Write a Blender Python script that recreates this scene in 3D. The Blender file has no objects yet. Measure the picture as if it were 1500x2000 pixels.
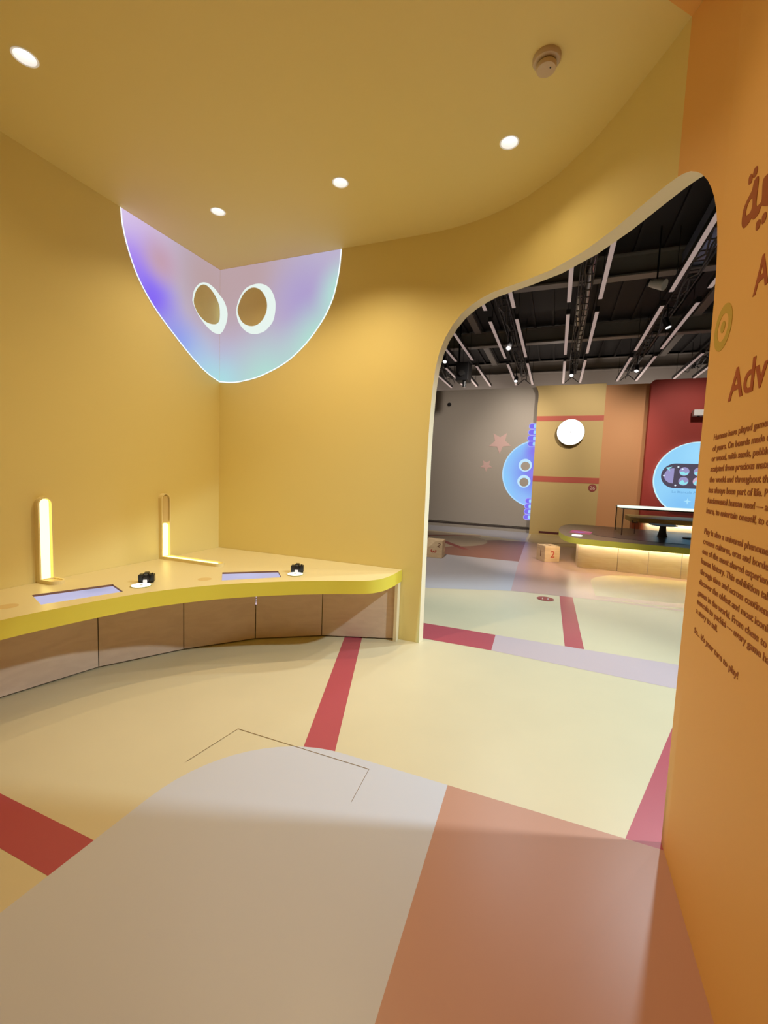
import bpy, bmesh, math, random
from mathutils import Vector, Matrix
random.seed(4)
SC = bpy.context.scene
COL = SC.collection
PI = math.pi

# ------------------------------------------------------------------ camera
cam_d = bpy.data.cameras.new('camera'); cam = bpy.data.objects.new('camera', cam_d); COL.objects.link(cam)
F_PX = 845.318; YAW = -.37482; PIT = -.08489; ROL = .03802
fwd = Vector((math.sin(YAW)*math.cos(PIT), math.cos(YAW)*math.cos(PIT), math.sin(PIT)))
rgt = Vector((math.cos(YAW), -math.sin(YAW), 0)); upv = rgt.cross(fwd)
r2 = rgt*math.cos(ROL)+upv*math.sin(ROL); u2 = -rgt*math.sin(ROL)+upv*math.cos(ROL)
cam.matrix_world = Matrix(((r2.x, u2.x, -fwd.x, 0), (r2.y, u2.y, -fwd.y, 0), (r2.z, u2.z, -fwd.z, 1.5), (0, 0, 0, 1)))
cam_d.sensor_fit = 'VERTICAL'; cam_d.sensor_height = 24; cam_d.sensor_width = 18
cam_d.lens = F_PX/2000*24; cam_d.clip_start = .02; cam_d.clip_end = 100
SC.camera = cam
# ------------------------------------------------------------------ view, world
vs = SC.view_settings
vs.view_transform = 'Standard'; vs.look = 'None'; vs.gamma = 1; vs.use_curve_mapping = False
vs.exposure = 0.0
W = bpy.data.worlds.new('world'); SC.world = W; W.use_nodes = True
W.node_tree.nodes['Background'].inputs[0].default_value = (.5, .45, .42, 1)
W.node_tree.nodes['Background'].inputs[1].default_value = .02

def lamp(name, typ, loc, energy, color, aim=None, **kw):
    d = bpy.data.lights.new(name, typ); d.energy = energy; d.color = color
    for k, v in kw.items(): setattr(d, k, v)
    o = bpy.data.objects.new(name, d); COL.objects.link(o); o.location = loc
    if aim is not None:
        o.rotation_euler = (Vector(aim)-Vector(loc)).to_track_quat('-Z', 'Y').to_euler()
    return o

H_CEIL = 3.54
WARM = (1.0, .79, .47); COOL = (.72, .91, 1.0); NEUT = (1.0, .90, .80)
# downlights of the yellow room (grid), light leaves the can downwards
DOWN = [(x, y) for y in (2.86, 1.51, .16, -1.19) for x in (-2.64, -1.55, -.40)]
DOWN_E = 72
for x, y in DOWN:
    lamp('downlight_beam', 'SPOT', (x, y, H_CEIL+.004), DOWN_E*{(-2.64, 2.86): .62, (-1.55, 2.86): 1.35, (-.40, 2.86): .26, (-2.64, 1.51): .12, (-1.55, 1.51): .36, (-.40, 1.51): .42}.get((x, y), .15), WARM, (x, y, 0), spot_size=2.3, spot_blend=1.0, shadow_soft_size=.018)
# track spots of the hall, plus one added for the arch jamb
HALL = [((3.0, 2.9, 4.3), (-.6, 3.1, 0), 760, COOL, 1.0), ((1.6, 6.0, 4.3), (.4, 4.4, 0), 450, COOL, 1.2),
        ((2.2, 5.2, 4.3), (-1.0, 3.7, 1.3), 230, NEUT, .55), ((-.4, 6.6, 4.3), (.2, 4.6, 0), 150, COOL, 1.2), ((3.2, 6.5, 4.3), (1.6, 5.0, 0), 170, COOL, 1.2),  # first spot here is added to brighten the left jamb
        ((-2.0, 6.0, 4.3), (-1.5, 7.4, 0), 380, NEUT, 1.2), ((.9, 6.6, 4.3), (.0, 8.6, .1), 480, (1, .78, .62), .75),
        ((1.0, 9.6, 4.3), (.27, 13.0, 1.9), 440, NEUT, 1.4), ((-1.0, 9.4, 4.3), (-2.3, 13.1, 2.0), 400, NEUT, 1.35),
        ((2.9, 10.4, 4.3), (2.9, 13.0, 2.2), 170, NEUT, 1.4), ((-2.0, 8.4, 4.3), (-2.1, 10.2, 0), 60, NEUT, 1.3)]
for p, q, e, c, s in HALL:
    lamp('hall_spot_beam', 'SPOT', p, e, c, q, spot_size=s, spot_blend=.7, shadow_soft_size=.10)

for x in (-5, -2.6, -.2, 2.2, 4.6):        # unseen point lights added behind the far partitions to brighten the building wall
    lamp('added_wall_fill', 'POINT', (x, 14.2, 3.6), 26, NEUT, shadow_soft_size=.15)
# ------------------------------------------------------------------ materials
def lin(c):
    return tuple(((v/255)/12.92 if v/255 <= .04045 else ((v/255+.055)/1.055)**2.4) for v in c)
MATS = {}
def mat(name, rgb, rough=.6, metal=0, spec=.5, emit=None, es=1.0, noise=None, bump=None):
    if name in MATS: return MATS[name]
    m = bpy.data.materials.new(name); m.use_nodes = True; nt = m.node_tree; b = nt.nodes['Principled BSDF']
    b.inputs['Base Color'].default_value = (*rgb, 1); b.inputs['Roughness'].default_value = rough
    b.inputs['Metallic'].default_value = metal; b.inputs['Specular IOR Level'].default_value = spec
    if emit is not None:
        b.inputs['Emission Color'].default_value = (*emit, 1); b.inputs['Emission Strength'].default_value = es
    if noise or bump:
        tc = nt.nodes.new('ShaderNodeTexCoord')
    if noise:                                  # (scale, amount)
        n = nt.nodes.new('ShaderNodeTexNoise'); n.inputs['Scale'].default_value = noise[0]; n.inputs['Detail'].default_value = 4
        nt.links.new(tc.outputs['Object'], n.inputs['Vector'])
        r = nt.nodes.new('ShaderNodeValToRGB'); a = noise[1]
        r.color_ramp.elements[0].position = .3; r.color_ramp.elements[1].position = .7
        r.color_ramp.elements[0].color = (*[v*(1-a) for v in rgb], 1); r.color_ramp.elements[1].color = (*[min(1, v*(1+a)) for v in rgb], 1)
        nt.links.new(n.outputs['Fac'], r.inputs[0]); nt.links.new(r.outputs[0], b.inputs['Base Color'])
    if bump:
        n2 = nt.nodes.new('ShaderNodeTexNoise'); n2.inputs['Scale'].default_value = bump[0]; n2.inputs['Detail'].default_value = 3
        nt.links.new(tc.outputs['Object'], n2.inputs['Vector'])
        bp = nt.nodes.new('ShaderNodeBump'); bp.inputs['Strength'].default_value = bump[1]; bp.inputs['Distance'].default_value = .002
        nt.links.new(n2.outputs['Fac'], bp.inputs['Height']); nt.links.new(bp.outputs[0], b.inputs['Normal'])
    MATS[name] = m; return m
def wood(name, c1, c2, scale=(1, 1, 8), rough=.5):
    m = bpy.data.materials.new(name); m.use_nodes = True; nt = m.node_tree; b = nt.nodes['Principled BSDF']
    tc = nt.nodes.new('ShaderNodeTexCoord'); mp = nt.nodes.new('ShaderNodeMapping'); mp.inputs['Scale'].default_value = scale
    n = nt.nodes.new('ShaderNodeTexNoise'); n.inputs['Scale'].default_value = 3.0; n.inputs['Detail'].default_value = 8; n.inputs['Distortion'].default_value = 1.2
    r = nt.nodes.new('ShaderNodeValToRGB'); r.color_ramp.elements[0].position = .35; r.color_ramp.elements[1].position = .68
    r.color_ramp.elements[0].color = (*c1, 1); r.color_ramp.elements[1].color = (*c2, 1)
    nt.links.new(tc.outputs['Object'], mp.inputs[0]); nt.links.new(mp.outputs[0], n.inputs['Vector'])
    nt.links.new(n.outputs['Fac'], r.inputs[0]); nt.links.new(r.outputs[0], b.inputs['Base Color'])
    b.inputs['Roughness'].default_value = rough; MATS[name] = m; return m
def glow(name, rgb, es=1.0):
    return mat(name, (0, 0, 0), .8, emit=rgb, es=es, spec=0)
def picture(name, base, blobs, es=1.0):
    """projected or displayed picture: soft colour areas given in world metres (x,y,z,radius,sRGB)"""
    m = bpy.data.materials.new(name); m.use_nodes = True; nt = m.node_tree; b = nt.nodes['Principled BSDF']
    b.inputs['Base Color'].default_value = (0, 0, 0, 1); b.inputs['Specular IOR Level'].default_value = 0
    g = nt.nodes.new('ShaderNodeNewGeometry'); cur = None
    for x, y, z, rad, c in blobs:
        d = nt.nodes.new('ShaderNodeVectorMath'); d.operation = 'DISTANCE'; d.inputs[1].default_value = (x, y, z)
        nt.links.new(g.outputs['Position'], d.inputs[0])
        mr = nt.nodes.new('ShaderNodeMapRange'); mr.interpolation_type = 'SMOOTHSTEP'
        mr.inputs['From Min'].default_value = 0; mr.inputs['From Max'].default_value = rad
        mr.inputs['To Min'].default_value = 1; mr.inputs['To Max'].default_value = 0
        nt.links.new(d.outputs['Value'], mr.inputs['Value'])
        mx = nt.nodes.new('ShaderNodeMix'); mx.data_type = 'RGBA'
        if cur is None: mx.inputs[6].default_value = (*lin(base), 1)
        else: nt.links.new(cur, mx.inputs[6])
        mx.inputs[7].default_value = (*lin(c), 1); nt.links.new(mr.outputs[0], mx.inputs[0]); cur = mx.outputs[2]
    if cur is None: b.inputs['Emission Color'].default_value = (*lin(base), 1)
    else: nt.links.new(cur, b.inputs['Emission Color'])
    b.inputs['Emission Strength'].default_value = es; MATS[name] = m; return m

YEL = mat('yellow_wall_paint', (.83, .70, .295), .62, bump=(180, .06))
YCE = mat('yellow_ceiling_paint', (.83, .70, .31), .62, bump=(180, .05))
ORA = mat('orange_wall_paint', (.86, .49, .155), .6, bump=(180, .05))
CRM = mat('cream_reveal', (.94, .82, .58), .6)
TOP = mat('yellow_worktop', (.78, .66, .36), .38)
EDG = mat('bright_yellow_edge', (.80, .67, .07), .45)
WD = wood('plywood_panel', (.69, .51, .39), (.75, .57, .44), (1.5, 1.5, 5))
WDL = wood('pale_birch', (.80, .66, .48), (.88, .76, .60), (1, 1, 6))
BLK = mat('black_plastic', (.012, .012, .013), .35)
BLKM = mat('black_metal', (.02, .019, .019), .5)
DRK = mat('dark_steel', (.060, .050, .046), .55)
STL = mat('grey_steel', (.27, .24, .22), .5)
WHT = mat('white_plastic', (.75, .73, .70), .45)
RUST = mat('rust_brown_lettering', (.40, .085, .015), .7)
RUSTD = mat('small_lettering', (.36, .115, .025), .7)

# ------------------------------------------------------------------ mesh helpers
def obj(name, bm, m=None, parent=None, smooth=False, loc=None):
    me = bpy.data.meshes.new(name)
    bmesh.ops.recalc_face_normals(bm, faces=bm.faces)
    bm.to_mesh(me); bm.free()
    if smooth:
        for p in me.polygons: p.use_smooth = True
        if hasattr(me, 'set_sharp_from_angle'): me.set_sharp_from_angle(angle=math.radians(38))
    for mm in (m if isinstance(m, (list, tuple)) else [m]):
        if mm: me.materials.append(mm)
    o = bpy.data.objects.new(name, me); COL.objects.link(o)
    if loc is not None: o.location = loc
    if parent: o.parent = parent
    return o
def tag(o, label=None, cat=None, group=None, kind=None):
    if label: o['label'] = label
    if cat: o['category'] = cat
    if group: o['group'] = group
    if kind: o['kind'] = kind
    return o
def thing(name, label, cat, loc=(0, 0, 0), rz=0, group=None):
    o = bpy.data.objects.new(name, None); COL.objects.link(o); o.location = loc; o.rotation_euler = (0, 0, rz)
    o.empty_display_size = .1
    return tag(o, label, cat, group)
def struct(name, bm, m, smooth=False): return tag(obj(name, bm, m, None, smooth), kind='structure')
def copy_tree(o, parent=None):
    c = o.copy(); COL.objects.link(c)
    if parent: c.parent = parent
    for ch in list(o.children): copy_tree(ch, c)
    return c
def B(): return bmesh.new()
def box(bm, x0, x1, y0, y1, z0, z1, mi=0, bev=0):
    vs_ = [bm.verts.new((x, y, z)) for x in (x0, x1) for y in (y0, y1) for z in (z0, z1)]
    fs = []
    for idx in ((0, 1, 3, 2), (4, 6, 7, 5), (0, 4, 5, 1), (2, 3, 7, 6), (0, 2, 6, 4), (1, 5, 7, 3)):
        f = bm.faces.new([vs_[i] for i in idx]); f.material_index = mi; fs.append(f)
    if bev:
        es = list({e for f in fs for e in f.edges})
        bmesh.ops.bevel(bm, geom=es, offset=bev, segments=2, affect='EDGES', profile=.7)
    return bm
def frame_of(d):
    d = Vector(d).normalized(); a = Vector((0, 0, 1)) if abs(d.z) < .9 else Vector((1, 0, 0))
    u = d.cross(a).normalized(); return u, d.cross(u).normalized()
def lathe(bm, prof, c=(0, 0, 0), n=32, axis=(0, 0, 1), mi=0, caps=True):
    """prof: (radius, height) along axis"""
    ax = Vector(axis).normalized(); u, v = frame_of(ax); c = Vector(c); rings = []
    for r, h in prof:
        rings.append([bm.verts.new(c+ax*h+(u*math.cos(2*PI*k/n)+v*math.sin(2*PI*k/n))*max(r, 1e-5)) for k in range(n)])
    for a, b in zip(rings, rings[1:]):
        for k in range(n):
            f = bm.faces.new((a[k], a[(k+1) % n], b[(k+1) % n], b[k])); f.material_index = mi
    if caps:
        for rg in (rings[0], rings[-1]):
            f = bm.faces.new(rg); f.material_index = mi
    return bm
def tube(bm, a, b, r, n=10, mi=0):
    a = Vector(a); b = Vector(b); return lathe(bm, [(r, 0), (r, (b-a).length)], a, n, b-a, mi)
def prism(bm, pts, mapf, t0, t1, mi=0, holes=()):
    """2D outline (with holes) -> solid; mapf(u,v,t) -> 3D"""
    loops = [pts]+list(holes)
    for t in (t0, t1):
        es = []
        for lp in loops:
            vv = [bm.verts.new(mapf(u, v, t)) for u, v in lp]
            es += [bm.edges.new((vv[i], vv[(i+1) % len(vv)])) for i in range(len(vv))]
        r = bmesh.ops.triangle_fill(bm, use_beauty=True, use_dissolve=False, edges=es)
        for g in r['geom']:
            if isinstance(g, bmesh.types.BMFace): g.material_index = mi
    for lp in loops:
        n = len(lp)
        for i in range(n):
            (u0, v0), (u1, v1) = lp[i], lp[(i+1) % n]
            f = bm.faces.new([bm.verts.new(mapf(*q)) for q in ((u0, v0, t0), (u1, v1, t0), (u1, v1, t1), (u0, v0, t1))]); f.material_index = mi
    bmesh.ops.remove_doubles(bm, verts=bm.verts, dist=1e-5)
    return bm
def flat(bm, pts, mapf, t, mi=0, holes=()):
    es = []
    for lp in [pts]+list(holes):
        vv = [bm.verts.new(mapf(u, v, t)) for u, v in lp]
        es += [bm.edges.new((vv[i], vv[(i+1) % len(vv)])) for i in range(len(vv))]
    r = bmesh.ops.triangle_fill(bm, use_beauty=True, use_dissolve=False, edges=es)
    for g in r['geom']:
        if isinstance(g, bmesh.types.BMFace): g.material_index = mi
    return bm
def spline(pts, k=6, closed=False):
    P = [Vector(p) for p in pts]; n = len(P); out = []
    for i in range(n if closed else n-1):
        p0 = P[(i-1) % n] if (closed or i > 0) else P[0]*2-P[1]
        p1 = P[i]; p2 = P[(i+1) % n]; p3 = P[(i+2) % n] if (closed or i < n-2) else P[-1]*2-P[-2]
        for j in range(k):
            t = j/k
            out.append(.5*((2*p1)+(p2-p0)*t+(2*p0-5*p1+4*p2-p3)*t*t+(3*p1-p0-3*p2+p3)*t**3))
    if not closed: out.append(P[-1])
    return [tuple(p) for p in out]
def circ(cx, cy, r, n=40, ry=None): return [(cx+r*math.cos(2*PI*k/n), cy+(ry or r)*math.sin(2*PI*k/n)) for k in range(n)]
def rrect(x0, y0, x1, y1, r, n=8):
    out = []
    for cx, cy, a in ((x1-r, y1-r, 0), (x0+r, y1-r, PI/2), (x0+r, y0+r, PI), (x1-r, y0+r, 3*PI/2)):
        out += [(cx+r*math.cos(a+PI/2*k/n), cy+r*math.sin(a+PI/2*k/n)) for k in range(n+1)]
    return out
XY = lambda u, v, t: (u, v, t)            # horizontal plane
XZ = lambda u, v, t: (u, t, v)            # plane facing along y
YZ = lambda u, v, t: (t, u, v)            # plane facing along x
TXT = {}
def text_mesh(s, size, extr=.0006, off=0.0):
    c = bpy.data.curves.new('t', 'FONT'); c.body = s; c.size = size; c.extrude = extr; c.offset = off; c.resolution_u = 4
    o = bpy.data.objects.new('t', c); COL.objects.link(o)
    dg = bpy.context.evaluated_depsgraph_get(); me = bpy.data.meshes.new_from_object(o.evaluated_get(dg))
    bpy.data.objects.remove(o); bpy.data.curves.remove(c); return me
def text_bm(bm, s, size, M, sx=1.0, width=None, centre=False, off=0.0, ang=0, mi=0, extr=.0006):
    me = text_mesh(s, size, extr, off)
    xs = [v.co.x for v in me.vertices]; ys = [v.co.y for v in me.vertices]
    if not xs: return bm
    if width: sx = width/(max(xs)-min(xs))
    cx = (max(xs)+min(xs))/2 if centre else min(xs); cy = (max(ys)+min(ys))/2 if centre else 0
    me.transform(M @ Matrix.Rotation(ang, 4, 'Z') @ Matrix.Diagonal((sx, 1, 1, 1)) @ Matrix.Translation((-cx, -cy, 0)))
    n0 = len(bm.faces); bm.from_mesh(me); bpy.data.meshes.remove(me)
    bm.faces.ensure_lookup_table()
    for f in bm.faces[n0:]: f.material_index = mi
    return bm
def M_right_wall(y, z, x): return Matrix(((0, 0, -1, x), (-1, 0, 0, y), (0, 1, 0, z), (0, 0, 0, 1)))
def M_far_wall(x, z, y): return Matrix(((1, 0, 0, x), (0, 0, -1, y), (0, 1, 0, z), (0, 0, 0, 1)))
def M_floor(x, y, z): return Matrix(((1, 0, 0, x), (0, 1, 0, y), (0, 0, 1, z), (0, 0, 0, 1)))

# ================================================================== FLOOR
FC = mat('floor_cream', (.66, .565, .375), .36, spec=.35, noise=(3, .015))
FL = mat('floor_lavender', (.57, .56, .62), .36, spec=.35)
FS = mat('floor_salmon', (.50, .255, .175), .36, spec=.35)
FR = mat('floor_red', (.44, .078, .10), .36, spec=.35)
FP = mat('floor_rose', (.56, .44, .46), .36, spec=.35)
FG = mat('floor_blue_grey', (.47, .46, .49), .36, spec=.35)
FDR = mat('floor_dusty_rose', (.50, .33, .29), .30, spec=.4)
FM = mat('floor_mustard', (.46, .34, .16), .4, spec=.35)
FT = mat('floor_terracotta', (.31, .13, .085), .4, spec=.35)
FB = mat('floor_beige', (.50, .38, .25), .4, spec=.35)
FK = mat('floor_joint', (.25, .15, .06), .6)
FD = mat('floor_dark_red', (.33, .07, .06), .5, spec=.35)
bm = B()
fm = [FC, FL, FS, FR, FP, FG, FM, FT, FB, FK, FD, FDR]
box(bm, -8, 8.2, -3, 15.3, -.15, 0)
z = .0006
def patch(pts, mi, lvl=1): flat(bm, pts, XY, z*lvl, mi)
def arc(cx, cy, r, a0, a1, n=14): return [(cx+r*math.cos(a0+(a1-a0)*k/n), cy+r*math.sin(a0+(a1-a0)*k/n)) for k in range(n+1)]
# stripes of the yellow room
patch([(-1.787, 3.70), (-1.62, 3.70), (-.955, 1.80), (-1.125, 1.75)][:2]+[(-.965, 1.85), (-1.13, 1.78)], 3)
patch([(-1.50, 1.093), (-3.2, 1.093), (-3.2, .924), (-1.50, .924)], 3)
patch([(.782, 3.10), (.35, 1.93), (.52, 1.88), (.96, 3.06)], 3)
# big rounded field: lavender left, salmon right
patch(arc(-.965, 1.335, .658, PI, PI/2)+[(-.395, 1.993), (-.36, .9), (-.26, -2.9), (-1.623, -2.9)], 1, 2)
patch([(-.395, 1.993), (1.6, 1.993), (1.6, -2.9), (-.26, -2.9), (-.36, .9)], 2, 2)
# threshold stripes
patch([(-1.6, 4.21), (-.447, 4.21), (-.432, 3.80), (-1.6, 3.79)], 3)
patch([(-.447, 4.21), (6, 4.24), (6, 3.75), (.9, 3.70), (-.432, 3.80)], 4)
patch([(.140, 6.1), (.30, 6.1), (.335, 4.215), (.173, 4.215)], 3)
# hall fields
patch([(-6, 5.60), (-1.49, 5.60), (-.474, 6.02), (-.546, 8.287), (-2.0, 8.25), (-6, 8.25)], 5)
patch([(-.474, 6.02), (-.546, 8.287), (-.60, 11.1), (-.375, 10.95), (6, 10.4), (6, 5.9), (.589, 6.12)], 11, 2)
patch([(-6, 8.25), (-2.0, 8.25), (-.546, 8.287), (-.60, 11.1), (-1.2, 11.0), (-3, 9.4), (-6, 9.2)], 7, 1)
patch([(-6, 8.9), (-2.3, 8.9)]+arc(-2.55, 10.3, 1.13, -1.1, 1.25)+[(-2.9, 11.6), (-6, 11.8)], 8, 3)
patch([(-6, 10.62), (-1.75, 10.62+.75), (-1.73, 11.5), (-6, 10.85)][0:0]+[(-6.0, 10.55), (-2.94, 10.62), (-1.74, 11.42), (-1.78, 11.58), (-2.98, 10.80), (-6.0, 10.75)], 10, 4)
patch([(-2.5, 9.95), (-1.72, 9.02), (-1.62, 9.10), (-2.42, 10.15)], 10, 4)
patch([(-6, 11.9), (-2.0, 11.75), (-.62, 11.2), (-.62, 13.1), (-6, 13.1)], 5, 2)
patch([(-.56, 13.1), (-.56, 11.75)]+arc(-.24, 11.3, .32, PI, 1.5*PI, 8)+[(3.4, 9.7), (3.4, 13.1)], 6, 3)
patch([(-.38, 10.97), (-.38, 11.07), (.62, 11.55), (.62, 11.45)], 9, 4)
patch(arc(1.45, 7.2, .86, PI, PI/2)+[(6, 8.06), (6, 6.0), (.589, 6.2)], 0, 3)
patch([(.589, 6.33), (.563, 6.20), (3.4, 5.9), (3.4, 6.08)][0:0]+[(.589, 6.345), (1.62, 6.46), (6, 6.9), (6, 6.72), (1.56, 6.25), (.563, 6.20)], 11, 4)
# access hatch joints
def joint(a, b, w=.0035, lvl=4):
    d = Vector((b[0]-a[0], b[1]-a[1])).normalized(); nx, ny = -d.y*w/2, d.x*w/2
    patch([(a[0]+nx, a[1]+ny), (b[0]+nx, b[1]+ny), (b[0]-nx, b[1]-ny), (a[0]-nx, a[1]-ny)], 9, lvl)
joint((-1.664, 1.60), (-1.62, 1.936)); joint((-1.62, 1.936), (-.79, 1.936)); joint((-.79, 1.936), (-.775, 1.70), .002)
# round number mark on the hall floor
patch(circ(-.03, 5.83, .105, 28), 10, 5)
text_bm(bm, '11', .13, Matrix.Translation((-.03, 5.83, z*6)), centre=True, mi=4, ang=PI, extr=.0002)
struct('floor', bm, fm)

# ================================================================== ROOM SHELL
FPT = [(-3.357, 3.671), (-2.6, 3.671), (-1.9, 3.671), (-1.25, 3.671), (-1.06, 3.667), (-.857, 3.64), (-.644, 3.584), (-.443, 3.494), (-.258, 3.371), (-.093, 3.22),
       (.049, 3.043), (.167, 2.864), (.263, 2.679), (.35, 2.52), (.43, 2.35), (.48, 2.2), (.508, 2.08), (.513, 1.95), (.513, 1.2), (.513, 0), (.513, -2.9)]
FP2 = spline(FPT, 8)
S_ = [0.0]
for a, b in zip(FP2, FP2[1:]): S_.append(S_[-1]+math.dist(a, b))
def at_s(s):
    if s <= 0: s = 1e-6
    if s >= S_[-1]: s = S_[-1]-1e-6
    lo = 0; hi = len(S_)-1
    while hi-lo > 1:
        m_ = (lo+hi)//2
        if S_[m_] <= s: lo = m_
        else: hi = m_
    t = (s-S_[lo])/(S_[hi]-S_[lo]); a = Vector(FP2[lo]); b = Vector(FP2[hi]); p = a+(b-a)*t
    return p
def nrm_s(s):
    d = (at_s(s+.03)-at_s(s-.03)).normalized(); return Vector((-d.y, d.x))
OUT = [(2.300, 0), (2.300, 1.75), (2.306, 2.0), (2.318, 2.25), (2.336, 2.42), (2.366, 2.554), (2.41, 2.665), (2.474, 2.765), (2.545, 2.84), (2.63, 2.895), (2.72, 2.93), (2.807, 2.95), (2.95, 2.955), (3.081, 2.950),
       (3.34, 2.932), (3.64, 2.916), (3.914, 2.905), (4.10, 2.900), (4.223, 2.898), (4.30, 2.893), (4.372, 2.882), (4.412, 2.870), (4.46, 2.848), (4.502, 2.818), (4.535, 2.79), (4.560, 2.762), (4.588, 2.728), (4.619, 2.68), (4.645, 2.63),
       (4.668, 2.576), (4.690, 2.50), (4.706, 2.415), (4.716, 2.33), (4.726, 2.2), (4.732, 2.05), (4.734, 1.8), (4.734, 0)]
TH = .10
def wall_shell(name, s0, s1, mats, outline, jamb_left, jamb_right):
    """vertical curved wall between arc lengths; outline = underside (s,z) samples incl. (s,0) ends"""
    bm = B()
    def P(s, z_, t):
        p = at_s(s)+nrm_s(s)*t; return (p.x, p.y, z_)
    def quad(q, mi):
        f = bm.faces.new([bm.verts.new(P(*a)) for a in q]); f.material_index = mi
    # full-height part(s) and the part over the opening
    cols = []
    smp = sorted(set([round(s0+(s1-s0)*k/60, 4) for k in range(61)]))
    o0 = min(o[0] for o in outline); o1 = max(o[0] for o in outline)
    full = [s for s in smp if s <= o0 or s >= o1]
    def strip(ss, zlo):
        for a, b in zip(ss, ss[1:]):
            za, zb = zlo(a), zlo(b)
            for t, mi in ((0, 0), (TH, 0)):
                n = 5
                for k in range(n):
                    quad([(a, za+(H_CEIL+.01-za)*k/n, t), (b, zb+(H_CEIL+.01-zb)*k/n, t), (b, zb+(H_CEIL+.01-zb)*(k+1)/n, t), (a, za+(H_CEIL+.01-za)*(k+1)/n, t)], mi)
            quad([(a, H_CEIL+.01, 0), (b, H_CEIL+.01, 0), (b, H_CEIL+.01, TH), (a, H_CEIL+.01, TH)], 0)
    if s0 < o0: strip(sorted([s for s in smp if s < o0]+[o0]), lambda s: 0)
    if s1 > o1: strip(sorted([s for s in smp if s > o1]+[o1]), lambda s: 0)
    seg = [o for o in outline if s0-1e-6 <= o[0] <= s1+1e-6]
    zz = {}
    for s, z_ in seg: zz[s] = max(zz.get(s, 0), z_)
    strip(sorted(zz), lambda s: zz[s])
    for a, b in zip(seg, seg[1:]):
        quad([(a[0], a[1], 0), (b[0], b[1], 0), (b[0], b[1], TH), (a[0], a[1], TH)], 1)
    bmesh.ops.remove_doubles(bm, verts=bm.verts, dist=1e-5)
    return struct(name, bm, mats, smooth=True)
SB = 4.372
wall_shell('wall_back', 0, SB, [YEL, CRM], [o for o in OUT if o[0] <= SB+1e-6], True, False)
wall_shell('wall_right', SB, S_[-1], [ORA, CRM], [o for o in OUT if o[0] >= SB-1e-6], False, True)
bm = B(); box(bm, -3.457, -3.357, -2.9, 3.771, 0, H_CEIL+.01); struct('wall_left', bm, YEL)
bm = B(); box(bm, -3.457, .613, -3.0, -2.9, 0, H_CEIL+.01); struct('wall_rear', bm, YEL)
# ceiling with round holes for the downlights, orange field at the right
bm = B()
edge_pts = [tuple(at_s(s)+nrm_s(s)*.05) for s in [S_[-1]*k/90 for k in range(91)]]
R_D = .052
cl = [(p[0], p[1]) for p in edge_pts if p[0] > -3.33]
outer = [(-3.40, -2.95), (-3.40, 3.72)]+cl+[(.563, -2.95)]
holes = [[(x+R_D*math.cos(2*PI*k/32), y+R_D*math.sin(2*PI*k/32)) for k in range(32)] for x, y in DOWN]
flat(bm, outer, XY, H_CEIL, 0, holes)
p_b = at_s(SB)
orange = [(p_b.x, p_b.y)]+[tuple(at_s(SB+(S_[-1]-SB)*k/40)) for k in range(1, 41)]+[(-.22, -2.9), (-.20, .6), (-.12, 1.3), (.02, 1.85), (.20, 2.17)]
flat(bm, orange, XY, H_CEIL-.0008, 1)
struct('ceiling', bm, [YCE, ORA])

# ================================================================== DOWNLIGHTS, SMOKE DETECTOR
LENS = glow('lamp_lens', (1, .97, .92), 2.0)
RIM = mat('lamp_rim', (.85, .85, .83), .4, emit=(1, .98, .94), es=.22)  # faint glow on the ring stands in for lens light falling on it
def downlight():
    t = thing('downlight', '', 'ceiling light')
    b1 = B(); lathe(b1, [(.051, .045), (.0505, .004), (.052, 0), (.058, -.004), (.056, -.006), (.049, -.004), (.047, .02), (.040, .045)], n=40, caps=False); obj('trim_ring', b1, RIM, t, True)
    b2 = B(); lathe(b2, [(.043, .034), (.043, .038)], n=32); obj('lens', b2, LENS, t)
    return t
d0 = downlight()
DL = {(-2.64, 2.86): 'round recessed ceiling light above the projected face, nearest the corner', (-1.55, 2.86): 'round recessed ceiling light between the corner one and the one nearer the smoke detector',
      (-.40, 2.86): 'round recessed ceiling light closest to the white smoke detector', (-2.64, 1.51): 'round recessed ceiling light over the left wall, topmost and leftmost in the photo'}
for i, (x, y) in enumerate(DOWN):
    o = d0 if i == 0 else copy_tree(d0)
    o.location = (x, y, H_CEIL)
    o['group'] = 'recessed ceiling lights'
    o['label'] = DL.get((x, y), 'round recessed ceiling light in the yellow ceiling behind the viewer')
t = thing('smoke_detector', 'white round smoke detector on the yellow ceiling', 'smoke detector', (-.178, 2.375, H_CEIL))
SMK = mat('detector_shell', (.62, .50, .38), .5)
b1 = B(); lathe(b1, [(.066, 0), (.066, -.012), (.060, -.022), (.048, -.026)], n=40); obj('base', b1, SMK, t, True)
b1 = B(); lathe(b1, [(.040, -.026), (.040, -.034)], n=32); obj('sensor_slot', b1, mat('slot_dark', (.06, .03, .01), .7), t, True)
b1 = B(); lathe(b1, [(.047, -.034), (.048, -.044), (.044, -.054), (.030, -.058)], n=40); obj('cap', b1, SMK, t, True)
b1 = B(); lathe(b1, [(.004, -.0575), (.004, -.0595)], c=(.02, -.012, 0), n=12); obj('indicator', b1, BLK, t)

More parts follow.
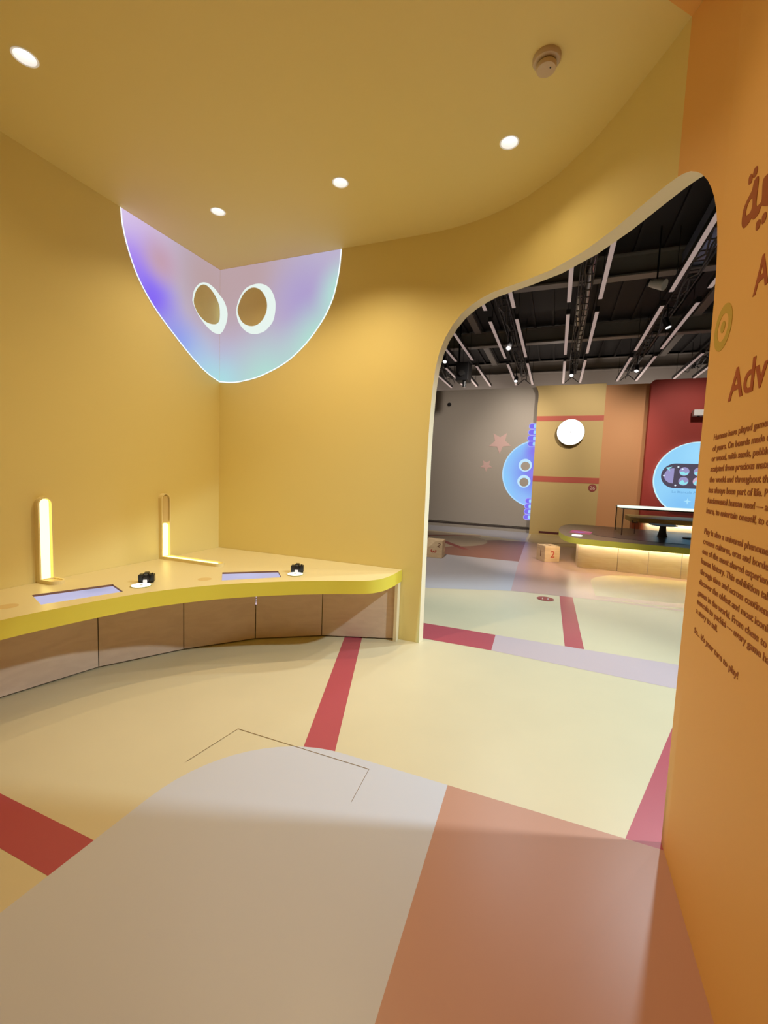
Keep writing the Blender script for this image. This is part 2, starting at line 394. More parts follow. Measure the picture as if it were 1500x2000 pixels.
# ================================================================== CORNER COUNTER
ZT, ZB = .653, .545
front = spline([(-2.735, -.3), (-2.735, .5), (-2.72, 1.0), (-2.70, 1.34), (-2.655, 1.60), (-2.53, 2.03), (-2.31, 2.39), (-2.08, 2.63), (-1.86, 2.81), (-1.62, 2.975), (-1.43, 3.08), (-1.33, 3.155), (-1.27, 3.27), (-1.248, 3.42), (-1.245, 3.55), (-1.245, 3.668)], 5)
outl = [(-3.354, -.3)]+front+[(-3.354, 3.668)]
S1 = [(-3.062, 1.699), (-2.887, 2.113), (-2.659, 2.02), (-2.806, 1.604)]
S2 = [(-2.501, 2.778), (-2.152, 3.056), (-2.00, 2.885), (-2.32, 2.572)]
ct = thing('curved_counter', 'long curved yellow counter with wooden base fitted into the room corner', 'counter', (-3.0, 3.3, 0))
def P_(o, par=None):           # keep world coordinates while parented to an unrotated empty
    o.location = -(par or ct).location; return o
bm = B()
flat(bm, outl, XY, ZT, 0, [S1, S2]); flat(bm, outl, XY, ZB, 1)
n = len(outl)
for i in range(n):
    (u0, v0), (u1, v1) = outl[i], outl[(i+1) % n]
    f = bm.faces.new([bm.verts.new(q) for q in ((u0, v0, ZB), (u1, v1, ZB), (u1, v1, ZT), (u0, v0, ZT))]); f.material_index = 1; f.smooth = True
for S in (S1, S2):
    for i in range(4):
        (u0, v0), (u1, v1) = S[i], S[(i+1) % 4]
        f = bm.faces.new([bm.verts.new(q) for q in ((u0, v0, ZT-.02), (u1, v1, ZT-.02), (u1, v1, ZT), (u0, v0, ZT))]); f.material_index = 2
bmesh.ops.remove_doubles(bm, verts=bm.verts, dist=1e-5)
P_(obj('worktop', bm, [TOP, EDG, mat('brown_recess', (.25, .12, .06), .6)], ct, True))
SCR = [picture('counter_screen_picture', (196, 192, 224), [(-2.75, 1.75, .64, .16, (206, 204, 230)), (-2.9, 2.0, .64, .14, (178, 178, 210)), (-2.3, 2.85, .64, .16, (200, 198, 232))])]
for S in (S1, S2):
    bm = B(); prism(bm, S, XY, ZT-.024, ZT-.014); P_(obj('screen', bm, SCR[0], ct))
base = [(-3.19, -.25), (-3.20, .45), (-3.20, .98), (-3.18, 1.568), (-3.047, 2.113), (-2.759, 2.626), (-2.393, 3.077), (-1.911, 3.408), (-1.285, 3.640)]
base[3] = (-3.185, 1.50)
for i, (a, b) in enumerate(zip(base, base[1:])):
    a = Vector(a); b = Vector(b); d = (b-a).normalized(); nn = Vector((-d.y, d.x))
    a2 = a+d*.003; b2 = b-d*.003
    pts = [tuple(a2), tuple(b2), tuple(b2+nn*.018), tuple(a2+nn*.018)]
    bm = B(); prism(bm, pts, XY, .012, ZB); P_(obj('base_panel', bm, WD, ct))
bm = B()
for a, b in zip(base, base[1:]):
    a = Vector(a); b = Vector(b); d = (b-a).normalized(); nn = Vector((-d.y, d.x))*.022
    prism(bm, [tuple(a+nn), tuple(b+nn), tuple(b+nn*2), tuple(a+nn*2)], XY, .0012, ZB-.002)
P_(obj('backing_frame', bm, mat('dark_brown_frame', (.06, .03, .02), .8), ct))  # very dark brown frame behind the panel gaps
bm = B(); box(bm, -1.283, -1.255, 3.60, 3.668, .0012, ZB); P_(obj('end_panel', bm, CRM, ct))
bm = B()
a = Vector((-2.393, 3.077))
for k in range(9):
    zc_ = .53-.024*k
    box(bm, a.x-.0025, a.x+.0025, a.y+.001, a.y+.006, zc_-.008, zc_+.006)
box(bm, a.x-.004, a.x+.004, a.y-.002, a.y+.006, .318, .330)
P_(obj('glow_strip', bm, glow('screen_leak', lin((235, 215, 235)), .9), ct))  # glowing slivers added in the joint stand in for leaking screen light
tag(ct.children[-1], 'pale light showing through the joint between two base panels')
for x, y in ((-2.457, 2.541), (-2.93, 1.50)):
    bm = prism(B(), circ(x, y, .05, 28), XY, ZT-.001, ZT+.0008)
    P_(obj('counter_disc', bm, mat('worktop_disc', (.70, .51, .22), .45), ct))  # flat disc slightly darker than the worktop

# little camera-shaped controls and their lit rings
LIT = glow('lit_ring_white', lin((250, 253, 240)), 1.6)
def camera_block(x, y, rz, label):
    t = thing('toy_camera', label, 'camera', (x, y, ZT), rz, 'small black cameras on the counter')
    b = B(); prism(b, rrect(-.052, .004, .052, .062, .008), XZ, -.022, .022); obj('body', b, BLK, t)
    b = B(); prism(b, [(-.024, .060), (-.013, .076), (.013, .076), (.024, .060)], XZ, -.020, .018); obj('viewfinder_hump', b, BLK, t)
    b = B(); lathe(b, [(.024, 0), (.026, .006), (.025, .030), (.019, .031), (.018, .022)], c=(0, -.020, .033), axis=(0, -1, 0), n=28); obj('lens', b, mat('lens_black', (.02, .018, .02), .25), t, True)
    b = B(); box(b, -.012, .012, -.0235, -.0215, .059, .069); obj('window', b, mat('grey_glass', (.20, .21, .20), .2), t)
    b = B(); prism(b, rrect(-.013, .010, .013, .032, .003, 3), XZ, -.056, -.052); obj('lit_label', b, glow('lit_label_white', lin((252, 240, 228)), 1.1), t)
    tag(t.children[-1], 'small white lit square on the lens')
    b = B(); lathe(b, [(.007, .062), (.007, .068), (.005, .070)], c=(.036, 0, 0), n=14); obj('shutter_button', b, BLK, t, True)
    b = B(); box(b, -.035, .035, -.018, .018, .0, .005); obj('foot', b, BLK, t)
    return t
camera_block(-2.735, 2.265, math.radians(38), 'small black camera beside the left counter screen, behind a lit ring')
camera_block(-1.985, 3.095, math.radians(24), 'small black camera beside the right counter screen, behind a lit ring')
def ring(x, y, label):
    t = thing('lit_ring', label, 'light', (x, y, ZT), 0, 'lit round discs set in the counter')
    b = B(); prism(b, circ(0, 0, .062, 40), XY, .0012, .008, holes=[circ(0, 0, .014, 20)]); obj('glowing_disc', b, LIT, t)
    b = B(); prism(b, circ(0, 0, .066, 40), XY, 0, .006, holes=[circ(0, 0, .0625, 40)]); obj('rim', b, mat('rim_olive', (.45, .42, .12), .5), t)
    b = B(); prism(b, circ(0, 0, .0135, 20), XY, .0, .0065); obj('centre_button', b, mat('rim_olive', (.45, .42, .12), .5), t)
ring(-2.680, 2.172, 'glowing white disc in front of the left black camera on the counter')
ring(-1.952, 3.012, 'glowing white disc in front of the right black camera on the counter')

# ================================================================== L-SHAPED LED LAMPS
FRM = mat('lamp_channel_yellow', (.86, .72, .38), .5)
TUBE = glow('warm_led', (1.0, .84, .27), 3.4)
TUBE_OFF = mat('led_cover_off', (.72, .55, .26), .45)
def stadium(w, h0, h1):       # upright bar with a rounded top, (u, v)
    return [(-w, h0), (w, h0)]+[(w*math.cos(a), h1-w+w*math.sin(a)) for a in [PI*k/14 for k in range(0, 15)]]
def led_lamp(y, ztop, foot, lit0, lit1, footlit, label):
    t = thing('led_lamp', label, 'lamp', (-3.357, y, ZT), 0, 'L-shaped light channels on the left wall')
    h = ztop-ZT; w = .050
    m_ = lambda u, v, q: (q, u, v)
    b = B(); prism(b, stadium(w, 0.0, h), m_, .0, .016); obj('back_plate', b, FRM, t)
    b = B(); prism(b, stadium(w, 0.0, h), m_, .016, .040, holes=[stadium(w-.011, .008, h-.011)]); obj('rim', b, FRM, t)
    iw = w-.024
    if lit0 > 0: pass
    b = B(); prism(b, [(-iw, lit0), (iw, lit0)]+([(iw*math.cos(a), lit1-iw+iw*math.sin(a)) for a in [PI*k/12 for k in range(13)]]), m_, .018, .032); obj('light_tube', b, TUBE, t)
    tag(t.children[-1], 'glowing yellow-white tube')
    if lit1 < h-.05:
        b = B(); prism(b, [(-iw, lit1+.003), (iw, lit1+.003)]+([(iw*math.cos(a), h-.02-iw+iw*math.sin(a)) for a in [PI*k/12 for k in range(13)]]), m_, .018, .030); obj('unlit_tube', b, TUBE_OFF, t)
    # foot lying on the counter
    f_ = lambda u, v, q: (v, u, q)
    b = B(); prism(b, stadium(w, .040, foot), f_, .0, .012); obj('foot_plate', b, FRM, t)
    b = B(); prism(b, stadium(w, .040, foot), f_, .012, .026, holes=[stadium(w-.011, .048, foot-.011)]); obj('foot_rim', b, FRM, t)
    b = B(); prism(b, stadium(iw, .035, foot-.02 if not footlit else foot-.06), f_, .013, .020); obj('foot_tube', b, TUBE if footlit else TUBE_OFF, t)
    return t
led_lamp(1.943, 1.258, .185, .004, .590, False, 'upright light channel glowing along its whole height, left of the other one')
led_lamp(2.957, 1.258, .70, .004, .33, True, 'light channel glowing only in its lower half, with a long lit foot on the counter')

# ================================================================== CORNER PROJECTION
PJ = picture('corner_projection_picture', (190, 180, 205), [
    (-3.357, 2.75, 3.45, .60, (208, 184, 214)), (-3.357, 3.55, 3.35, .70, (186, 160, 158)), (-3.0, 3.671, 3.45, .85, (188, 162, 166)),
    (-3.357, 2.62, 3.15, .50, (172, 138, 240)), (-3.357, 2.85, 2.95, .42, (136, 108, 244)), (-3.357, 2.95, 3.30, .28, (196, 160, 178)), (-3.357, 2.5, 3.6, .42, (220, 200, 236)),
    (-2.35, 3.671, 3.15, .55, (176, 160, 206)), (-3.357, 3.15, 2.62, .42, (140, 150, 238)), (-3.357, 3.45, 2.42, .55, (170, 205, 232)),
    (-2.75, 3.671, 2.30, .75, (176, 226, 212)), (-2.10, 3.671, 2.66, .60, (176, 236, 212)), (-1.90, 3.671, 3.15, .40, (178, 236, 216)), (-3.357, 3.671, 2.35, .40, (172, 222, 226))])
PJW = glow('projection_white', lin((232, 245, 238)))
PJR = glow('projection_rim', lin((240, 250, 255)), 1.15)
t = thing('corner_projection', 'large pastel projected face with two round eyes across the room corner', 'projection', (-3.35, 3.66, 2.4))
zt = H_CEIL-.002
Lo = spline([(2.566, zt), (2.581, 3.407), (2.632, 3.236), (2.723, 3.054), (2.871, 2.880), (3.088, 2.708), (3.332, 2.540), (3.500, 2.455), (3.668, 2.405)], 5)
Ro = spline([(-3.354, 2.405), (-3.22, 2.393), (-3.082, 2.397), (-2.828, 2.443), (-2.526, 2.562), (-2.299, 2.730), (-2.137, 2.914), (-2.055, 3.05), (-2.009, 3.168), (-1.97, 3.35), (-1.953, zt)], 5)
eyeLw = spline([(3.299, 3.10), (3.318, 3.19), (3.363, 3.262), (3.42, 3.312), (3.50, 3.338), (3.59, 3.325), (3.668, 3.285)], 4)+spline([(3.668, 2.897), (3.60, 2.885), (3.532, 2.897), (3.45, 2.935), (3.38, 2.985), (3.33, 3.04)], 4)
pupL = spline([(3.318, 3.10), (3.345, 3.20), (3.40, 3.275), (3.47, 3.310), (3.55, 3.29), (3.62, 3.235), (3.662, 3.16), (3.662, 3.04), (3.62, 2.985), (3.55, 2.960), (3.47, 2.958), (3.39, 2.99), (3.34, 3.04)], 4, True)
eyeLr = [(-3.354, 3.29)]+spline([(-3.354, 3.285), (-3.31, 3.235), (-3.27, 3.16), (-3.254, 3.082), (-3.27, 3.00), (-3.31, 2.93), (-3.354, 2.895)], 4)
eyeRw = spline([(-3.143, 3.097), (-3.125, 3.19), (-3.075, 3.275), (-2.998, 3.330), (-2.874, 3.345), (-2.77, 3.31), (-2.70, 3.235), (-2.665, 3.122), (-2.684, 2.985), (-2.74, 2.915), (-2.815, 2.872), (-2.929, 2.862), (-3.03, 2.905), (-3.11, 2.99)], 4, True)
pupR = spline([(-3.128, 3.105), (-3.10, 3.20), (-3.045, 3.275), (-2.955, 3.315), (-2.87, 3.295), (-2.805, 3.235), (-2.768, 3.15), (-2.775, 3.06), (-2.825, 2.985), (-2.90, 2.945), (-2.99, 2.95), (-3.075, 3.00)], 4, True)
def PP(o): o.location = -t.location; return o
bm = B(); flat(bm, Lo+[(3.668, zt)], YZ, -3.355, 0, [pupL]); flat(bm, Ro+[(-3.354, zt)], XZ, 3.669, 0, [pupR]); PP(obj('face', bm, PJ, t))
def inset(path, ctr, w):
    out = []
    for i, p in enumerate(path):
        a = Vector(path[max(i-1, 0)]); b = Vector(path[min(i+1, len(path)-1)]); d = (b-a).normalized(); nn = Vector((-d.y, d.x))
        if nn.dot(Vector(ctr)-Vector(p)) < 0: nn = -nn
        out.append(tuple(Vector(p)+nn*w))
    return out
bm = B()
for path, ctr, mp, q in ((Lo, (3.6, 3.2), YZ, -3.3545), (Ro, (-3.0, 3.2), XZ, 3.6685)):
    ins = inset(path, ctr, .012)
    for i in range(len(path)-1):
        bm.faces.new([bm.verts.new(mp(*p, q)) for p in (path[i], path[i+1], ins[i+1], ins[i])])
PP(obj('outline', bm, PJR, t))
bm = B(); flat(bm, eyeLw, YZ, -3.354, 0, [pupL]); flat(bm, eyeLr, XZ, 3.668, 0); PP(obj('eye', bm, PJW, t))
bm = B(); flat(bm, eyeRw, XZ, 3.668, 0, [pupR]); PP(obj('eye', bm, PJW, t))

# ================================================================== RIGHT WALL GRAPHICS
XW = .5124
g = thing('wall_text', 'rust-brown printed exhibition text on the orange wall', 'sign', (XW, 1.7, 1.5))
def GP(o): o.location = -g.location; return o
LINES = [('Humans have played games', 1.672), ('of years. On boards made of', 1.6325), ('or wood, with seeds, pebbles', 1.5965), ('sculpted from precious mate', 1.560), ('the world and throughout the ag', 1.522),
         ('has always been part of life. P', 1.485), ('fundamental human need \u2014 a', 1.448), ('learn, to entertain oneself, to challe', 1.411)]
LINES2 = [('Play is also a universal phenomeno', 1.336), ('crosses cultures, eras and borders', 1.299), ('one of the most shared experiences', 1.263), ('human history. This exhibition takes', 1.2265), ('through time and across continents,', 1.188),
          ('discover the oldest and most iconic b', 1.150), ('games in the world. From chess to carr', 1.110), ('mancala to pachisi \u2014 every game has', 1.076), ('a story to tell.', 1.041)]
me = text_mesh('has always been part of life.', .029); xs = [v.co.x for v in me.vertices]; SXT = .437/(max(xs)-min(xs)); bpy.data.meshes.remove(me)
for nm, L in (('paragraph', LINES), ('paragraph', LINES2), ('closing_line', [("So... it's your turn to play!", .967)])):
    bm = B()
    for s, zz_ in L: text_bm(bm, s, .029, M_right_wall(1.885, zz_-.003, XW), sx=SXT, off=.0006, extr=.0004)
    GP(obj(nm, bm, RUSTD, g))
bm = B(); text_bm(bm, 'Adv', .139, M_right_wall(1.782, 1.787, XW), width=.285, off=.0022); GP(obj('heading', bm, RUST, g))
bm = B(); text_bm(bm, 'A', .139, M_right_wall(1.660, 2.078, XW), width=.102, off=.0022); GP(obj('heading', bm, RUST, g))
# Arabic heading: end of the word (teh marbuta, yeh with its dots)
def loop(bm, pts, holes=(), sm=4): prism(bm, spline(pts, sm, True), YZ, XW-.0006, XW+.0006, 0, [spline(h, sm, True) for h in holes])
ARA = mat('arabic_lettering', (.36, .085, .015), .7)
bm = B()
PX = lambda x, y: (x, y)
def wall_pt(px, py):          # traced letter outline measured on the wall plane x = XW, metres
    u = (px-750)/F_PX; v = (py-1000)/F_PX; d = fwd+r2*u-u2*v; k = XW/d.x
    return (k*d.y, 1.5+k*d.z)
Z6 = lambda L: [wall_pt(1420+x/6.25, 300+y/6.25) for x, y in L]
loop(bm, Z6([(180, 850), (200, 690), (250, 560), (305, 450), (335, 330), (385, 275), (378, 420), (362, 540), (358, 640), (400, 610), (425, 555), (440, 330), (500, 245), (560, 190), (575, 240), (520, 400), (535, 520), (600, 420), (640, 440), (560, 610), (470, 640), (420, 640), (380, 740), (320, 805), (300, 785), (255, 860), (200, 912)]),
     [Z6([(228, 755), (240, 660), (275, 575), (310, 545), (308, 640), (285, 715), (245, 752)])], 3)
for L in ([(262, 365), (270, 290), (300, 245), (312, 275), (300, 345), (272, 380)], [(318, 280), (330, 200), (365, 150), (375, 180), (360, 250), (328, 295)],
          [(350, 920), (362, 840), (398, 800), (408, 840), (390, 905), (360, 940)], [(422, 840), (432, 760), (470, 710), (482, 740), (468, 810), (432, 862)]):
    loop(bm, Z6(L))
GP(obj('heading', bm, ARA, g)); tag(g.children[-1], 'end of the Arabic heading with its dots')
TGT = mat('olive_ring_mark', (.56, .38, .06), .7)
bm = B()
prism(bm, circ(1.908, 2.066, .088, 40, .079), YZ, XW-.0006, XW+.0006, holes=[circ(1.908, 2.066, .054, 36, .047)])
prism(bm, circ(1.908, 2.068, .022, 28, .020), YZ, XW-.0006, XW+.0006)
tag(obj('ring_emblem', bm, TGT), 'olive ring with a dot in its centre printed beside the rust headings', 'emblem')

# ================================================================== HALL SHELL
GRY = mat('hall_grey_paint', (.40, .35, .29), .7)
LGR = mat('hall_light_grey_paint', (.42, .37, .34), .7)
DCK = mat('black_deck', (.022, .019, .019), .7)
bm = B(); box(bm, -8, 8.2, 14.95, 15.1, 0, 5.4); struct('wall_far', bm, LGR)
bm = B(); box(bm, -8.15, -8, -3, 15.1, 0, 5.4); struct('wall_hall_left', bm, GRY)
bm = B(); box(bm, 8, 8.15, -3, 15.1, 0, 5.4); struct('wall_hall_right', bm, GRY)
bm = B(); box(bm, -8, 8.2, -3.15, -3.0, 0, 5.4); struct('wall_hall_rear', bm, GRY)
bm = B(); box(bm, -8.15, 8.15, -3.15, 15.1, 5.32, 5.42)
x = -7.9
while x < 8:
    box(bm, x, x+.05, -3, 15, 5.26, 5.33); x += .42
struct('ceiling_hall', bm, DCK)
for i, y in enumerate((1.9, 5.15, 8.40, 11.68, 14.85)):
    bm = B()
    box(bm, -8, 8, y-.12, y+.08, 4.90, 4.925); box(bm, -8, 8, y-.03, y-.01, 4.925, 5.24); box(bm, -8, 8, y-.12, y+.08, 5.24, 5.26)
    box(bm, -8, 8, y+.30, y+.36, 5.02, 5.08)
    struct('trim_%d' % (i+1), bm, STL)
# grey partition with groove at its foot
bm = B()
box(bm, -7.9, -.55, 13.1, 13.3, .16, 4.13); box(bm, -7.9, -.55, 13.12, 13.3, .12, .16); box(bm, -7.9, -.55, 13.1, 13.3, 0, .12)
tag(obj('partition_wall', bm, GRY), 'tall plain grey partition wall at the far left of the hall', 'partition')
bm = B(); box(bm, -7.9, -.62, 13.085, 13.099, .10, .135); struct('baseboard_shadow_gap', bm, mat('shadow_gap_dark', (.05, .035, .03), .6))  # dark strip painted in as the shade of the gap along the foot
# yellow panel with stripes
t = thing('exhibition_panel', 'tall mustard-yellow panel with two red bands behind the glowing round lamp', 'panel', (.22, 13.0, 0), 0, 'tall coloured panels at the far end of the hall')
Y0 = 12.9
left = spline([(-.62, 0), (-.62, 3.3), (-.61, 3.7), (-.62, 3.95), (-.68, 4.08), (-.70, 4.12)], 6)
pts = left+[(1.06, 4.12), (1.06, 0)]
MUS = mat('mustard_panel_paint', (.56, .40, .15), .65); RBD = mat('red_band_paint', (.50, .10, .06), .65)
def LP(o, e): o.location = -e.location; return o
bm = B(); prism(bm, pts, XZ, Y0, Y0+.19); LP(obj('board', bm, MUS, t), t)
bm = B(); box(bm, -.36, .17, Y0-.008, Y0-.0005, .045, .10); LP(obj('slot', bm, mat('maroon_slot', (.10, .02, .02), .5), t), t)
for z0, z1 in ((3.155, 3.292), (1.485, 1.64)):
    bm = B(); box(bm, -.618, 1.06, Y0-.004, Y0-.0005, z0, z1); LP(obj('band', bm, RBD, t), t)
s_ = obj('number_sign', prism(B(), circ(.915, 1.37, .10, 32), XZ, Y0-.010, Y0-.0005), mat('dark_red_sign', (.30, .05, .04), .6)); tag(s_, 'round dark red sign with the number 26 on the yellow panel', 'sign')
bm = B(); text_bm(bm, '26', .13, M_far_wall(.915, 1.37, Y0-.0108), centre=True, off=.002); o = obj('numerals', bm, mat('pale_numerals', (.62, .42, .32), .6), s_)
t = thing('exhibition_panel', 'tall plain orange panel between the yellow panel and the red one', 'panel', (1.6, 13.3, 0), 0, 'tall coloured panels at the far end of the hall')
bm = B(); box(bm, 1.075, 2.2, 13.22, 13.35, .0, 4.14); LP(obj('board', bm, mat('orange_panel_paint', (.62, .30, .12), .65), t), t)
t = thing('exhibition_panel', 'tall dark red panel behind the blue round screen', 'panel', (3.3, 13.0, 0), 0, 'tall coloured panels at the far end of the hall')
bm = B(); prism(bm, [(2.10, 0), (4.9, 0), (4.9, 4.18)]+arc(2.20, 4.08, .10, PI/2, PI, 6), XZ, 12.98, 13.2); LP(obj('board', bm, mat('red_panel_paint', (.42, .045, .03), .65), t), t)
bm = B(); box(bm, 1.08, 7.9, 13.36, 13.5, 0, 4.12); tag(obj('partition_wall', bm, GRY), 'plain partition wall standing behind the orange and red panels', 'partition')

# peeking projected figure
PB = picture('peeking_picture', (148, 208, 252), [(-.40, 13.1, 1.75, 1.28, (124, 104, 234)), (-.62, 13.1, 2.35, .40, (140, 120, 238)), (-.60, 13.1, 1.72, .30, (150, 134, 236)), (-1.55, 13.1, 1.45, .45, (140, 205, 252)), (-.9, 13.1, .9, .35, (150, 190, 250))])
t = thing('projected_figure', 'purple-blue projected round figure peeking out from behind the yellow panel', 'projection', (-.8, 13.09, .3))
Yp = 13.097
cx, cz, R = -.52, 1.70, .95
xr = -.601
th0 = math.acos((xr-cx)/R)
def arcp(r): 
    th = math.acos((xr-cx)/r); n_ = 40
    return [(cx+r*math.cos(th+(2*PI-2*th)*k/n_), cz+r*math.sin(th+(2*PI-2*th)*k/n_)) for k in range(n_+1)]
e1 = (-.855, 1.935); e2 = (-.865, 1.475)
h1 = circ(e1[0]+.005, e1[1]-.025, .125, 26); h2 = circ(e2[0]+.005, e2[1]-.025, .125, 26)
bm = B(); flat(bm, arcp(R), XZ, Yp, 0, [h1, h2]); LP(obj('body', bm, PB, t), t)
bm = B(); A1 = arcp(R+.012); A2 = arcp(R-.022)
for i in range(len(A1)-1): bm.faces.new([bm.verts.new(XZ(*p, Yp-.001)) for p in (A1[i], A1[i+1], A2[i+1], A2[i])])
LP(obj('outline', bm, glow('peek_rim', lin((180, 222, 255))), t), t)
for e, hh in ((e1, h1), (e2, h2)):
    bm = B(); flat(bm, circ(e[0], e[1], .182, 34), XZ, Yp-.002, 0, [hh]); LP(obj('eye', bm, glow('peek_eye', lin((196, 232, 255))), t), t)
FIN = glow('peek_finger', lin((128, 112, 240))); FRI = glow('peek_finger_rim', lin((170, 170, 250))); NAIL = glow('peek_nail', lin((165, 215, 255)))
def stad_x(x0, x1, zc_, r): return [(x1, zc_-r), (x1, zc_+r)]+[(x0+r-r*math.sin(a), zc_+r*math.cos(a)) for a in [PI*k/10 for k in range(11)]]
for zb, xs_ in (((3.04, 2.87, 2.70, 2.545), (-.825, -.835, -.85, -.835)), ((.92, .765, .61, .45), (-.80, -.81, -.815, -.82))):
    for zc_, x0 in zip(zb, xs_):
        bm = B(); flat(bm, stad_x(x0, -.601, zc_, .086), XZ, Yp-.003, 0); flat(bm, stad_x(x0+.02, -.601, zc_, .066), XZ, Yp-.004, 1); flat(bm, rrect(-.69, zc_-.05, -.602, zc_+.05, .02, 4), XZ, Yp-.005, 2)
        LP(obj('finger', bm, [FRI, FIN, NAIL], t), t)
# stars on the grey wall
STR = mat('pale_pink_star', (.60, .40, .36), .7)
def star(cx, cz, r, ang, label):
    p = []
    for k in range(10):
        a = ang+PI/5*k; rr = r if k % 2 == 0 else r*.45; p.append((cx+rr*math.cos(a), cz+rr*math.sin(a)))
    tag(obj('wall_star', prism(B(), p, XZ, 13.092, 13.0995), STR), label, 'star', 'pink stars on the grey partition')
star(-1.60, 2.58, .33, -PI/2+.03, 'larger pale pink star on the grey wall beside the purple figure')
star(-1.955, 1.90, .185, -PI/2, 'smaller pale pink star on the grey wall, below and left of the bigger one')
bm = B(); lathe(bm, [(.055, 0), (.055, .03), (.045, .05), (.03, .07), (.0, .075)], c=(-3.155, 13.099, 3.706), axis=(0, -1, 0), n=24)
tag(obj('dome_camera', bm, BLK, None, True), 'tiny black dome camera high on the grey far wall', 'security camera')

# glowing round lamp on the panel
t = thing('round_wall_lamp', 'glowing white round lamp on the yellow panel', 'lamp', (.272, 12.9, 2.838))
b = B(); lathe(b, [(.30, 0), (.30, .10), (.345, .10), (.352, .13), (.345, .15)], axis=(0, -1, 0), n=64); obj('housing', b, mat('lamp_rim_dark', (.30, .25, .12), .5), t, True)
b = B(); lathe(b, [(.340, .148), (.340, .156), (.25, .164)], axis=(0, -1, 0), n=64); obj('diffuser', b, glow('round_lamp_white', (1, .98, .95), 2.0), t, True)
b = B(); lathe(b, [(.013, .160), (.013, .172)], axis=(0, -1, 0), n=14); obj('centre_screw', b, STL, t)

# blue round screen on the red panel
t = thing('round_screen', 'large light-blue round screen on the red wall showing a dark game board', 'screen', (3.25, 12.9, 1.67))
Ys = 12.90; c0 = (3.255, 1.675); RS = .935
b = B(); prism(b, [p for p in circ(*c0, RS, 120) if p[1] > .87], XZ, Ys, Ys+.079); LP(obj('display', b, picture('round_screen_picture', (150, 212, 250), [(3.0, 12.9, 1.0, .7, (132, 196, 246)), (3.3, 12.9, 2.3, .6, (160, 220, 254))]), t), t)
b = B(); prism(b, [p for p in circ(*c0, RS+.008, 120) if p[1] > .86], XZ, Ys-.003, Ys+.078, holes=[[p for p in circ(*c0, RS-.012, 120) if p[1] > .885]]); LP(obj('rim', b, glow('screen_rim_light', lin((205, 245, 255))), t), t)
b = B()
DKB = glow('board_dark', lin((84, 76, 92))); LAV = glow('board_lavender', lin((158, 152, 200))); WHD = glow('board_white', lin((226, 240, 252))); CYN = glow('board_cyan', lin((150, 228, 240))); PNK = glow('board_pink', lin((214, 180, 206)))
zc_ = 1.76; hb = .31
flat(b, [(4.06, zc_-hb), (4.06, zc_+hb)]+[(2.775-hb*math.sin(a)*.98, zc_+hb*math.cos(a)) for a in [PI*k/20 for k in range(21)]], XZ, Ys-.004, 0)
flat(b, [(2.745, zc_-.19), (2.75, zc_+.19)]+[(2.73-.19*math.sin(a), zc_+.19*math.cos(a)) for a in [PI*k/14 for k in range(15)]], XZ, Ys-.005, 1)
for k, xx in enumerate((2.965, 3.27, 3.58, 3.88)):
    for j, zz_ in enumerate((1.875, 1.635)):
        flat(b, circ(xx, zz_, .108, 26), XZ, Ys-.005, 1 if (k+j) % 3 < 2 else 4)
        flat(b, spline([(xx-.09, zz_-.02-.03*j), (xx-.02, zz_+.03*j+.0), (xx+.03, zz_-.035), (xx+.09, zz_-.01), (xx+.07, zz_-.075), (xx, zz_-.09), (xx-.07, zz_-.075)], 4, True), XZ, Ys-.006, 3)
for p in ((2.535, 1.76), (2.83, 1.985), (2.80, 1.52), (2.925, 1.93)): flat(b, circ(*p, .021, 14), XZ, Ys-.0065, 2)
flat(b, [(2.56, 1.96), (2.66, 1.87), (2.64, 1.93), (2.70, 1.99), (2.62, 1.97)], XZ, Ys-.0062, 3)
flat(b, [(2.66, 2.03), (2.75, 2.0), (2.72, 2.06)], XZ, Ys-.0062, 0)
LP(obj('board_image', b, [DKB, LAV, WHD, CYN, PNK], t), t)
b = B(); text_bm(b, 'Le Mancala A', .085, M_far_wall(2.74, 1.33, Ys-.0045), width=.52, off=.001); LP(obj('caption', b, glow('caption_blue', lin((118, 176, 222))), t), t)
b = B(); p = []
for k in range(8):
    a = PI/4*k; rr = .085 if k % 2 == 0 else .026; p.append((3.09+rr*math.cos(a), 1.135+rr*math.sin(a)))
flat(b, p, XZ, Ys-.0045); LP(obj('sparkle', b, glow('sparkle_blue', lin((172, 228, 254))), t), t)
t = thing('white_projector', 'small white box projector on the red wall above the blue screen', 'projector', (3.12, 12.98, 3.30))
b = B(); box(b, -.12, .14, -.30, -.10, -.07, .07, bev=.012); obj('body', b, WHT, t)
b = B(); lathe(b, [(.03, 0), (.03, .02)], c=(0, -.2, -.07), axis=(0, 0, -1), n=18); obj('lens', b, BLK, t)
b = B(); box(b, -.03, .05, -.10, .001, -.02, .09); obj('bracket', b, BLKM, t)

